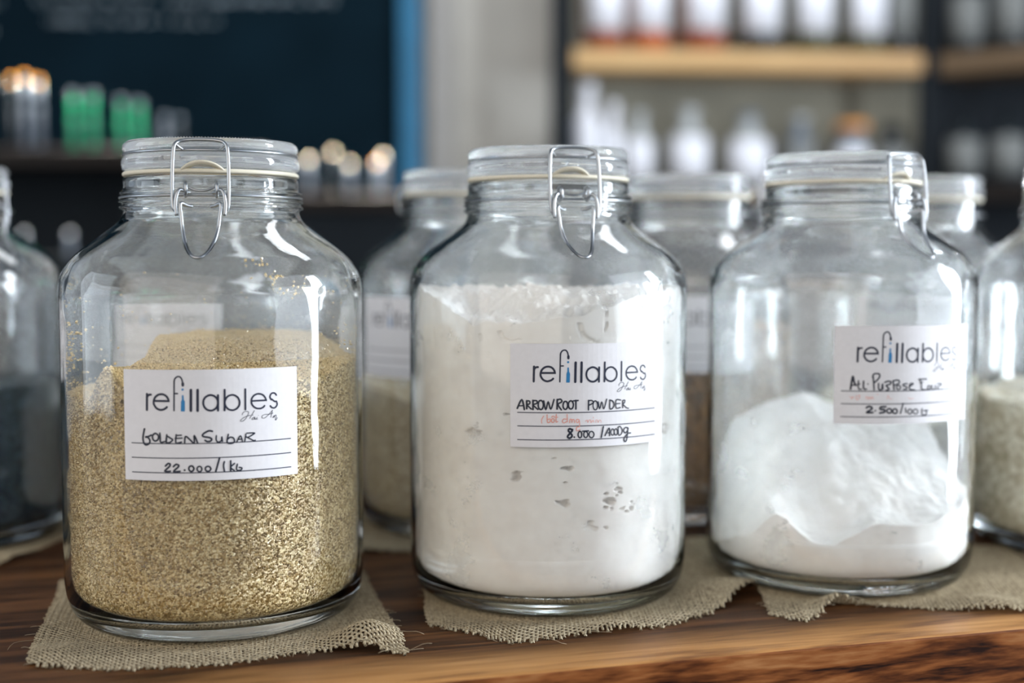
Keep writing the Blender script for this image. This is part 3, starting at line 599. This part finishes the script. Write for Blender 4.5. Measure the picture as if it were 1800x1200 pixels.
# ------------------------------------------------------------------ jar contents
def contents(name, pos, hfun, mat, nth=240, nr=60, nz=90, rough=0.0, pits=None, lump=(0, 60), **k):
    """solid fill following the inside of the jar; hfun(x, y) = height of its surface"""
    R = .0862; th = np.linspace(0, 2 * PI, nth, endpoint=False); cs, sn = np.cos(th), np.sin(th)
    hw = hfun(R * cs, R * sn); V = []
    prof = [(.0, .0106), (.030, .0104), (.0690, .0104), (.0785, .0118), (.0836, .0172), (.0857, .0250), (.0862, .036)]
    pr = [tuple(p) for p in catmull(prof, 3)]
    rings = []
    for r, z in pr[1:]:
        zz = np.minimum(z, hw - 0.0005); rings.append(np.stack([r * cs, r * sn, zz], 1))
    zb = pr[-1][1]
    for i in range(1, nz + 1):
        f = i / nz; z = np.minimum(zb, hw - .0005) + (hw - np.minimum(zb, hw - .0005)) * f
        r = np.full(nth, R)
        # follow the shoulder of the jar
        r = np.minimum(r, np.interp(z, [.17, .19, .199, .2065, .2135, .2195], [.0862, .0860, .0851, .0822, .0779, .0714]))
        if pits is not None: r = r - pits(th * R, z)
        rings.append(np.stack([r * cs, r * sn, z], 1))
    Rw = np.hypot(rings[-1][:, 0], rings[-1][:, 1])
    for i in range(1, nr):
        r = Rw * (1 - i / nr); x, y = r * cs, r * sn; z = hfun(x, y)
        if rough: z = z + rough * fbm(x * lump[1] + 5, y * lump[1] + 9, x * 0, 4) * min(1, i / 3)
        rings.append(np.stack([x, y, z], 1))
    A = np.concatenate(rings); n = len(rings); A = np.vstack([A, [[0, 0, .0106]], [[0, 0, float(hfun(np.array([0.]), np.array([0.]))[0])]]])
    F = []
    i = np.arange(nth); j = (i + 1) % nth
    for q in range(n - 1): F.append(np.stack([q * nth + i, q * nth + j, (q + 1) * nth + j, (q + 1) * nth + i], 1))
    b = len(A) - 2
    F.append(np.stack([np.full(nth, b), j, i, i], 1)); F.append(np.stack([(n - 1) * nth + i, (n - 1) * nth + j, np.full(nth, b + 1), np.full(nth, b + 1)], 1))
    F = np.concatenate(F); 
    me = bpy.data.meshes.new(name)
    faces = [tuple(dict.fromkeys(f)) for f in F.tolist()]
    me.from_pydata(A.tolist(), [], faces); me.update(); me.materials.append(mat)
    for p in me.polygons: p.use_smooth = True
    o = link_mesh(name, me, None, **k); o.location = (pos[0], pos[1], 0); return o

def h_sugar(x, y):
    return (.1365 + .031 * sst((x + .052 + .006 * np.sin(y * 60)) / .020) * (1 - .40 * sst((x - .050) / .035)) - .024 * sst((x + .05) / .02) * sst((-y - .008) / .080) + .0010 * fbm(x * 90, y * 90, 0 * x, 3))
def h_arrow(x, y):
    fr = np.interp(x, [-.086, -.047, -.012, .02, .05, .086], [.2025, .1775, .1790, .183, .194, .199])
    bk = .2005 + .0022 * fbm(x * 50, y * 50, 0 * x + 2, 3)
    return fr + (bk - fr) * sst((y + np.sqrt(np.maximum(.0853 ** 2 - x * x, 0))) / .050) + .0016 * fbm(x * 110, y * 110, 0 * x, 4)
def h_flour(x, y):
    fr = np.interp(x, [-.086, -.08, -.055, -.035, -.022, .005, .03, .06, .086], [.026, .030, .051, .0385, .0355, .0485, .049, .056, .061])
    bk = np.interp(x, [-.086, -.04, -.01, .02, .086], [.088, .108, .113, .104, .108])
    return fr + (bk - fr) * sst((y + np.sqrt(np.maximum(.0853 ** 2 - x * x, 0))) / .125) ** .85 + .0021 * fbm(x * 60, y * 60, 0 * x, 4) + .003 * vnoise(x * 22, y * 22 + 3, 0 * x)
def pits_arrow(s, z):
    n = fbm(s * 70, z * 125, 0 * s + 1.5, 4); q = fbm(s * 9 + 4, z * 9, 0 * s, 2)
    zone = sst((np.abs(vnoise(s * 14, z * 11, 0 * s + 7)) - .18) / .25)
    p = .0075 * sst((n - .72) / .14) * sst((q - .42) / .22)
    crack = .0022 * sst((.045 - np.abs(vnoise(s * 60, z * 22, 0 * s + 11))) / .03) * sst((z - .150) / .03) * sst((n - .15) / .3)
    return p + crack + .00025 * (1 + fbm(s * 60, z * 60, 0 * s, 3))
def pits_flour(s, z): return .0006 * (1 + fbm(s * 40, z * 40, 0 * s, 3))
def pits_grain(s, z): return .00035 * (1 + RNG.standard_normal(s.shape).clip(-1, 1))

contents('golden_sugar', J1, h_sugar, M['sugar'], 520, 120, 220, 0.0, pits_grain, label='golden granulated sugar heaped inside the front left jar', cat='sugar')
contents('arrowroot_powder', J2, h_arrow, M['arrowroot'], 640, 150, 330, 0.0026, pits_arrow, (0, 150), label='off white arrowroot powder filling the middle jar to its shoulder', cat='powder')
contents('white_flour', J3, h_flour, M['flour'], 400, 110, 90, 0.0007, pits_flour, (0, 110), label='white flour sloping up to the back of the all purpose flour jar', cat='flour')
M['sesame'] = grain_mat('black seeds', (0.006, 0.012, 0.018), (0.016, 0.03, 0.042), (0.045, 0.07, 0.085), 420, 0.8, 0.75, 0.15)
M['tan_meal'] = grain_mat('tan meal', (0.18, 0.12, 0.06), (0.32, 0.24, 0.13), (0.5, 0.41, 0.27), 600, 0.5, 0.7)
M['oats'] = grain_mat('pale grain', (0.34, 0.28, 0.17), (0.55, 0.49, 0.36), (0.80, 0.76, 0.64), 260, 1.0, 0.6)
M['bean'] = plain('brown bean', (0.40, 0.24, 0.12), 0.45, 0, 0.45, 60, 0, 0.5)
contents('black_seeds', JA, lambda x, y: .108 + .16 * (y + .0) * .0 + .012 * sst((x + .02) / .08) + .003 * fbm(x * 60, y * 60, 0 * x, 3), M['sesame'], 160, 40, 40, label='near black seeds in the jar at the left picture edge', cat='seeds')
contents('tan_meal', JB, lambda x, y: .112 - .10 * x + .12 * y + .002 * fbm(x * 50, y * 50, 0 * x, 3), M['tan_meal'], 160, 40, 40, label='tan meal with a pale top in the jar behind the sugar and arrowroot', cat='meal')
contents('rice', JE, lambda x, y: .112 + .06 * y + .003 * fbm(x * 50, y * 50, 0 * x, 3), M['oats'], 160, 40, 40, label='pale brown grain in the jar at the right picture edge', cat='grain')
contents('white_powder', JF, lambda x, y: .10 + .1 * y + .003 * fbm(x * 50, y * 50, 0 * x, 3), M['flour'], 120, 30, 30, label='pale powder in the jar directly behind the sugar jar', cat='powder')
contents('pale_grain', JD, lambda x, y: .09 + .15 * y + .003 * fbm(x * 50, y * 50, 0 * x, 3), M['oats'], 120, 30, 30, label='pale grain low in the jar behind the flour jar', cat='grain')
# beans: a heap of real bean shapes against the glass
def beans(name, pos, top, **k):
    ico = bmesh.new(); bmesh.ops.create_icosphere(ico, subdivisions=1, radius=1)
    bv = np.array([v.co[:] for v in ico.verts]); bf = np.array([[v.index for v in f.verts] for f in ico.faces]); ico.free()
    V = []; F = []; o = 0; n = 0; rnd = np.random.default_rng(4)
    for iz in range(22):
        z = .018 + iz * (top - .02) / 21
        for ia in range(56):
            a = 2 * PI * (ia + .5 * (iz % 2)) / 56 + rnd.uniform(-.02, .02); r = min(.0800, .066 + (z - .013) * .9)
            c = np.array([r * math.cos(a), r * math.sin(a), z + rnd.uniform(-.001, .001)])
            s = np.array([.0052, .0036, .0036]); R_ = np.linalg.qr(rnd.standard_normal((3, 3)))[0]
            V.append(bv * s @ R_.T + c); F.append(bf + o); o += len(bv)
    for q in range(420):
        a = rnd.uniform(0, 2 * PI); r = .078 * math.sqrt(rnd.random()); R_ = np.linalg.qr(rnd.standard_normal((3, 3)))[0]
        V.append(bv * np.array([.0052, .0036, .0036]) @ R_.T + np.array([r * math.cos(a), r * math.sin(a), top + rnd.uniform(-.002, .002)])); F.append(bf + o); o += len(bv)
    ob = link_mesh(name, mesh_np(name, np.concatenate(V), np.concatenate(F), M['bean']), None, kind='stuff', **k); ob.location = (pos[0], pos[1], 0)
beans('brown_beans', JC, .158, label='small brown beans in the jar between arrowroot and flour', cat='beans')
# loose sugar crystals: on the heap and stuck to the inside of the glass
def crystals():
    cube = np.array([[x, y, z] for x in (-1, 1) for y in (-1, 1) for z in (-1, 1)], float)
    cf = np.array([[0, 1, 3, 2], [4, 6, 7, 5], [0, 4, 5, 1], [2, 3, 7, 6], [0, 2, 6, 4], [1, 5, 7, 3]])
    P = []; rnd = np.random.default_rng(9)
    for q in range(22000):
        a = rnd.uniform(0, 2 * PI); r = .0845 * math.sqrt(rnd.random()); x, y = r * math.cos(a), r * math.sin(a)
        P.append((x, y, float(h_sugar(np.array([x]), np.array([y]))[0]) + rnd.uniform(-.0002, .0009), rnd.uniform(.0003, .0006)))
    for q in range(420):     # on the wall, thickest just above the heap and near the left
        a = rnd.uniform(-PI, 0) if rnd.random() < .7 else rnd.uniform(0, PI); r = .0860; x, y = r * math.cos(a), r * math.sin(a)
        z0 = float(h_sugar(np.array([x]), np.array([y]))[0])
        P.append((x, y, z0 + min(rnd.exponential(.012 if x < -.03 else .008), .19 - z0), rnd.uniform(.00022, .0005)))
    for q in range(90):
        a = rnd.uniform(-PI * .95, -PI * .05); z = rnd.uniform(.165, .208); r = float(np.interp(z, [.17, .19, .199, .2065, .2135], [.0860, .0858, .0848, .0820, .0777]))
        P.append((r * math.cos(a), r * math.sin(a), z, rnd.uniform(.00018, .0004)))
    for cx, cz, n, s in ((.048, .205, 16, .004), (.058, .199, 14, .004), (.040, .212, 10, .003), (-.072, .160, 30, .006), (-.066, .172, 20, .008)):
        for q in range(n):
            z = cz + rnd.normal(0, s * .5); r = float(np.interp(z, [.17, .19, .199, .2065, .2135, .2195], [.0860, .0858, .0848, .0820, .0777, .0712]))
            x = np.clip(cx + rnd.normal(0, s), -.98 * r, .98 * r); P.append((x, -math.sqrt(r * r - x * x), z, rnd.uniform(.0003, .0006)))
    V = []; F = []
    for i, (x, y, z, s) in enumerate(P):
        R_ = np.linalg.qr(rnd.standard_normal((3, 3)))[0]; V.append(cube * s * rnd.uniform(.7, 1.2, 3) @ R_.T + np.array([x, y, z])); F.append(cf + 8 * i)
    o = link_mesh('sugar_crystals', mesh_np('sugar_crystals', np.concatenate(V), np.concatenate(F), M['sugar_crystal'], False), bpy.data.objects['golden_sugar'], kind='stuff')
crystals()

GJ = 'clamp lid glass jars on the table'
make_jar('large clamp lid glass jar of golden sugar, front left', J1, math.radians(7), (.158, .17, .40), (-31.2, 155.7, 0))
make_jar('large clamp lid glass jar full of arrowroot powder, middle of front row', J2, math.radians(14), (.0128, .20, .45), (-24.7, 166.3, 1))
make_jar('large clamp lid glass jar with all purpose flour, clasp turned right', J3, math.radians(29), (.0128, .20, .42), (-25.1, 174.3, 2))
make_jar('blurred glass jar of black seeds cut off by the left picture edge', JA, math.radians(60), (.11, .14, .3), (-40, 186, None))
make_jar('blurred glass jar of tan meal standing between the sugar and arrowroot jars', JB, math.radians(70), (.11, .16, .35), (-96, 186, None))
make_jar('blurred glass jar of brown beans standing between arrowroot and flour jars', JC, math.radians(82), (.16, .2, .4), (-60, 186, None))
make_jar('blurred glass jar behind the flour jar, its neck showing right', JD, math.radians(-60), (.1, .16, .35), (-80, 198, None))
make_jar('blurred glass jar of pale grain cut off by the right picture edge', JE, math.radians(30), (.1, .16, .35), (10, 186, None))
make_jar('glass jar hidden behind the golden sugar jar, seen through its glass', JF, math.radians(20), (.1, .16, .35), (-62, 190, None))

# ------------------------------------------------------------------ background shelves and bottles
M['white_plastic'] = plain('white label stock', (0.78, 0.80, 0.86), 0.5, 0, 0.03)
M['clear_bottle'] = plain('pale bottle glass', (0.42, 0.45, 0.46), 0.12, 0, 0.2, 20, 0, 0.8)
M['amber'] = plain('amber glass', (0.26, 0.055, 0.02), 0.12, 0, 0.2, 20, 0, 0.8)
M['orange_liquid'] = plain('orange liquid glass', (0.42, 0.10, 0.03), 0.15, 0, 0.2, 20, 0, 0.8)
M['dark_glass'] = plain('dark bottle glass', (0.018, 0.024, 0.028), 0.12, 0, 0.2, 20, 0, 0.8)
M['olive_glass'] = plain('olive bottle glass', (0.06, 0.065, 0.035), 0.12, 0, 0.2, 20, 0, 0.8)
M['green_glass'] = plain('green bottle glass', (0.02, 0.42, 0.19), 0.15, 0, 0.2, 20, 0, 0.8)
M['grey_glass'] = plain('grey bottle glass', (0.13, 0.16, 0.20), 0.15, 0, 0.2, 20, 0, 0.8)
M['shaded_label'] = plain('shaded grey label', (0.17, 0.18, 0.175), 0.6, 0, 0.05)  # darker copy of the label stock, dimness of the corner put into the colour
M['amber_glint_cap'] = plain('amber glint on cap', (0.95, 0.42, 0.05), 0.2, 0, 0.05, 20, 0, 0.8)  # bright cap colour stands in for glints on the bottle tops
M['cream_glint_cap'] = plain('cream glint on cap', (0.95, 0.82, 0.58), 0.2, 0, 0.05, 20, 0, 0.8)  # pale glints painted as the colour of the caps
M['orange_cap'] = plain('orange cap', (0.60, 0.24, 0.03), 0.3, 0, 0.05)
_cache = {}
def bottle(name, label, cat, loc, r, h, body, cap, lab=None, group=None, neck=0.38, sh=0.66, lw=0.72, lz=(0.12, 0.58), capk='cap', rz=0.0):
    root = empty(name, loc, rz, label=label, cat=cat, group=group)
    key = (r, h, body, neck, sh)
    if key not in _cache:
        _cache[key] = lathe('bottle_body', [(0, 0), (r * .9, 0), (r, r * .12), (r, h * sh), (r * .93, h * (sh + .05)), (r * .6, h * (sh + .12)), (r * neck, h * (sh + .16)), (r * neck, h * .90), (0, h * .90)], M[body], 28)
    link_mesh('bottle_body', _cache[key], root)
    k2 = ('cap', r, h, cap, neck, capk)
    if k2 not in _cache:
        rn = r * neck
        if capk == 'ball': pr = [(0, h * .89), (rn * .8, h * .89), (rn * 1.25, h * .93), (rn * 1.4, h * .96), (rn * 1.1, h * .99), (0, h)]
        elif capk == 'bead': pr = [(0, h * .885)] + [((.0052) * math.sin(t), h - .0072 - .0072 * math.cos(t)) for t in (.5, 1, 1.5, 2, 2.5, 2.9)] + [(0, h)]
        else: pr = [(0, h * .87), (rn * 1.18, h * .87), (rn * 1.22, h * .885), (rn * 1.22, h * .985), (rn * 1.1, h), (0, h)]
        _cache[k2] = lathe('cap', pr, M[cap], 24)
    link_mesh('cap', _cache[k2], root)
    if lab:
        k3 = ('lab', r, h, lab, lw, lz)
        if k3 not in _cache:
            V = []; F = []; n = 14
            for i in range(n + 1):
                a = (-.5 + i / n) * PI * lw
                for rr_, zz in ((r + .0004, h * lz[0]), (r + .0004, h * lz[1]), (r + .0012, h * lz[1]), (r + .0012, h * lz[0])): V.append((rr_ * math.sin(a), -rr_ * math.cos(a), zz))
            for i in range(n):
                for q in range(4): F.append((i * 4 + q, i * 4 + (q + 1) % 4, i * 4 + 4 + (q + 1) % 4, i * 4 + 4 + q))
            F += [(0, 1, 2, 3), tuple(4 * n + q for q in (3, 2, 1, 0))]
            _cache[k3] = mesh_py('paper_label', V, F, M[lab], True)
        link_mesh('paper_label', _cache[k3], root)
    return root
def PX(px, Y): return (px - 900) / 2318 * Y
def PZ(py, Y): return 0.218 + (448 - py) / 2318 * Y * 1.0

# right shelving unit: upright posts, upper and lower boards, side return
YS = 3.06
SX0 = PX(985, YS) + .02; SA = math.radians(5.5)
def on_shelf(px, depth):          # foot point of a bottle on the slightly turned boards
    k = (px - 900) / 2318; t = math.tan(SA); y = (YS + depth - SX0 * t) / (1 - k * t)
    return (k * y, y)
su = empty('shelving_unit', (SX0, YS, -0.9), SA, label='black steel shelving unit with honey wood boards on the right', cat='shelf')
W = PX(1638, YS) - PX(985, YS)
link_mesh('upright_post', box('upright_post', -.040, .006, -.02, .03, 0, 2.9, M['black_metal'], .002), su)
link_mesh('upright_post', box('upright_post', W - .024, W + .006, .0, .032, 0, 2.9, M['black_metal'], .002), su)
zt = PZ(88, YS) - 0.003
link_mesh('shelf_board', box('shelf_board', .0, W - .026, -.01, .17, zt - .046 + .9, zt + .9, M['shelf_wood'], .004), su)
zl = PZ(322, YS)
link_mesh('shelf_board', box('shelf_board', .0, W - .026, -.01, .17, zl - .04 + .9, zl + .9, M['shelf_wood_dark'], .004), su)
link_mesh('cabinet_front', box('cabinet_front', .0, W - .026, .03, .17, 0, zl - .04 + .9, plain('dark cabinet paint', (0.035, 0.032, 0.03), 0.6)), su)
sr = empty('corner_shelf', (SX0 + (W + .012) * math.cos(SA), YS + W * math.sin(SA) - .012, 0), math.radians(-33), label='dim brown corner shelf continuing right from the honey shelf', cat='shelf')
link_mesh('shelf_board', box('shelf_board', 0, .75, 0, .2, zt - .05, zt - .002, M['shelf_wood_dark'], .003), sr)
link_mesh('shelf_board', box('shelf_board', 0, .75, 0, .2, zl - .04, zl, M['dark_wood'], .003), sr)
link_mesh('back_panel', box('back_panel', 0, .75, .2, .215, -.9, 1.6, M['wall_dark']), sr)

G1 = 'labelled bottles on the upper honey shelf'
up = [(1058, 'amber', 'orange amber bottle with a white label, first from the black post, upper shelf', 'white_plastic', .047, .30),
      (1137, 'orange_liquid', 'orange bottle with a long white label, second from the black post, upper shelf', 'white_plastic', .047, .31),
      (1231, 'amber', 'dark amber bottle with a broad white label, third on the upper shelf', 'white_plastic', .052, .32),
      (1328, 'dark_glass', 'near black bottle with a white label, fourth on the upper shelf', 'white_plastic', .050, .30),
      (1420, 'olive_glass', 'olive bottle with a white label, fifth on the upper shelf', 'white_plastic', .049, .32),
      (1512, 'olive_glass', 'olive bottle with a bluish white label, sixth on the upper shelf', 'white_plastic', .047, .30),
      (1573, 'dark_glass', 'dark bottle with a dim grey label, last before the shelf corner', 'shaded_label', .034, .28)]
for i, (px, b, lb, pl, r, h) in enumerate(up):
    bottle('bottle', lb, 'bottle', (*on_shelf(px, .055), zt + .0003), r, h, b, 'white_plastic' if i % 2 else 'black_metal', pl, G1, lz=(.15, .64), rz=.15)
G2 = 'bottles on the lower shelf'
lo = [(1030, 'white_plastic', 'tall white bottle beside the black post on the lower shelf', 'white_plastic', None, .034, .235, 'cap', .5),
      (1076, 'white_plastic', 'shorter white bottle next to the tall white one, lower shelf', 'white_plastic', None, .022, .19, 'cap', .5),
      (1122, 'clear_bottle', 'clear bottle with round stopper right of the white bottles, lower shelf', 'clear_bottle', 'white_plastic', .031, .170, 'ball', .42),
      (1208, 'clear_bottle', 'clear bottle with round stopper and bright label, centre of the lower shelf', 'clear_bottle', 'white_plastic', .046, .180, 'ball', .42),
      (1312, 'clear_bottle', 'clear bottle with dull round stopper and wide label, lower shelf', 'grey_glass', 'white_plastic', .050, .170, 'ball', .42),
      (1402, 'grey_glass', 'grey bottle with stopper above the lid of the flour jar', 'clear_bottle', 'shaded_label', .038, .165, 'ball', .42),
      (1492, 'grey_glass', 'squat bottle with an orange cap on the lower shelf', 'orange_cap', 'white_plastic', .040, .150, 'cap', .8),
      (1562, 'dark_glass', 'dim bottle with a grey label right of the orange capped one', 'black_metal', 'shaded_label', .042, .145, 'cap', .5)]
for px, b, lb, cp_, pl, r, h, ck, nk in lo:
    bottle('bottle', lb, 'bottle', (*on_shelf(px, .055), zl + .0003), r, h, b, cp_, pl, G2, neck=nk, sh=.58, lz=(.05, .60), capk=ck, lw=.8)
G3 = 'dim bottles on the corner shelf'
def on_corner(d, z): 
    a = math.radians(-33); return (sr.location.x + d * math.cos(a) - .055 * math.sin(a), sr.location.y + d * math.sin(a) + .055 * math.cos(a), z)
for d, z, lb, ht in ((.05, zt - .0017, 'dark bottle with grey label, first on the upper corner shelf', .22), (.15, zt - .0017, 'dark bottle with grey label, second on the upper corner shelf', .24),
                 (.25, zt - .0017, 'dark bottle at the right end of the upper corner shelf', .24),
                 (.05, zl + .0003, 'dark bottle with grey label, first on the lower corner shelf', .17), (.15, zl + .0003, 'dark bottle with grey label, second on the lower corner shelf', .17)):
    bottle('bottle', lb, 'bottle', on_corner(d, z), .042, ht, 'dark_glass', 'black_metal', 'shaded_label', G3, sh=.6, lz=(.12, .62), rz=-.4)

# left counter shelves in front of the blackboard
YL = 2.75
ls = empty('counter_shelf', (PX(-150, YL), YL, -0.9), label='near black wooden shelf under the blackboard, holding the green bottles', cat='shelf')
Wl = PX(480, YL) - PX(-150, YL)
z1 = PZ(262, YL - .05)
link_mesh('shelf_board', box('shelf_board', 0, Wl, -.06, .2, z1 - .035 + .9, z1 + .9, M['dark_wood'], .003), ls)
link_mesh('back_panel', box('back_panel', 0, Wl, .2, .215, 0, z1 + .9 - .035, M['black_metal']), ls)
ls2 = empty('counter_cabinet', (PX(484, YL), YL, -0.9), label='black cabinet with brown edge left of the blue frame post', cat='cabinet')
W2 = PX(722, YL) - PX(484, YL)
z2 = PZ(343, YL - .05)
link_mesh('cabinet_top', box('cabinet_top', 0, W2, -.06, .2, z2 - .03 + .9, z2 + .9, M['dark_wood'], .003), ls2)
link_mesh('cabinet_body', box('cabinet_body', 0.003, W2 - .003, -.03, .2, 0, z2 - .03 + .9, M['black_metal']), ls2)
ls3 = empty('low_shelf', (PX(-150, 2.5), 2.5, -0.9), label='black low shelf seen between the left jars', cat='shelf')
z3 = PZ(452, 2.45)
link_mesh('shelf_board', box('shelf_board', 0, .75, -.06, .16, z3 - .03 + .9, z3 + .9, M['black_metal'], .003), ls3)
link_mesh('panel', box('panel', 0, .75, -.04, .14, 0, z3 - .03 + .9, M['black_metal']), ls3)

G4 = 'small bottles on the counter shelf under the blackboard'
for px, b, cp_, lb, h in ((30, 'dark_glass', 'amber_glint_cap', 'small bottle with amber glint-coloured cap, nearest the left picture edge', .150),
                      (52, 'grey_glass', 'amber_glint_cap', 'small grey bottle with amber glint-coloured cap, middle of the amber capped three', .156),
                      (76, 'grey_glass', 'amber_glint_cap', 'small bottle with amber glint-coloured cap, right of the amber capped three', .146),
                      (136, 'green_glass', 'grey_glass', 'green bottle with grey cap, left one of the brighter green pair', .118),
                      (170, 'green_glass', 'grey_glass', 'green bottle with grey cap, right one of the brighter green pair', .118),
                      (220, 'green_glass', 'grey_glass', 'green bottle with grey cap, left one of the dimmer green pair', .104),
                      (252, 'green_glass', 'grey_glass', 'green bottle with grey cap, right one of the dimmer green pair', .100),
                      (295, 'grey_glass', 'grey_glass', 'small grey bottle above the sugar jar lid, left of two', .070),
                      (320, 'dark_glass', 'grey_glass', 'small dark bottle above the sugar jar lid, right of two', .066)):
    bottle('small_bottle', lb, 'bottle', (PX(px, YL + .0), YL, z1 + .0003), .0072, h, b, cp_, None, G4, neck=.85, sh=.55, capk='bead' if cp_ == 'amber_glint_cap' else 'cap')
G5 = 'dropper bottles on the black cabinet'
for px, Y_, b, cp_, lb, h in ((545, YL, 'grey_glass', 'cream_glint_cap', 'small grey bottle with cream glint-coloured cap, first right of the sugar jar lid', .080),
                          (588, YL + .06, 'dark_glass', 'cream_glint_cap', 'small dark bottle with pale glint-coloured cap standing taller than its neighbours', .100),
                          (617, YL, 'grey_glass', 'cream_glint_cap', 'small grey bottle with cream glint-coloured cap, in the middle of the cabinet', .070),
                          (664, YL + .06, 'grey_glass', 'amber_glint_cap', 'small bottle with amber glint-coloured cap half hidden near the blue post', .078),
                          (676, YL, 'grey_glass', 'cream_glint_cap', 'small grey bottle with warm cream glint-coloured cap nearest the blue post', .088)):
    bottle('dropper_bottle', lb, 'bottle', (PX(px, Y_), Y_, z2 + .0003), .0075, h, b, cp_, None, G5, neck=.8, sh=.45, capk='bead')
G6 = 'small bottles on the low black shelf'
for px, lb in ((45, 'small pale bottle on the low shelf above the left edge jar'), (125, 'small pale bottle on the low shelf above the sugar jar shoulder')):
    bottle('small_bottle', lb, 'bottle', (PX(px, 2.5), 2.5, z3 + .0003), .0075, .048, 'grey_glass', 'white_plastic', None, G6, neck=.8, sh=.4, capk='bead')
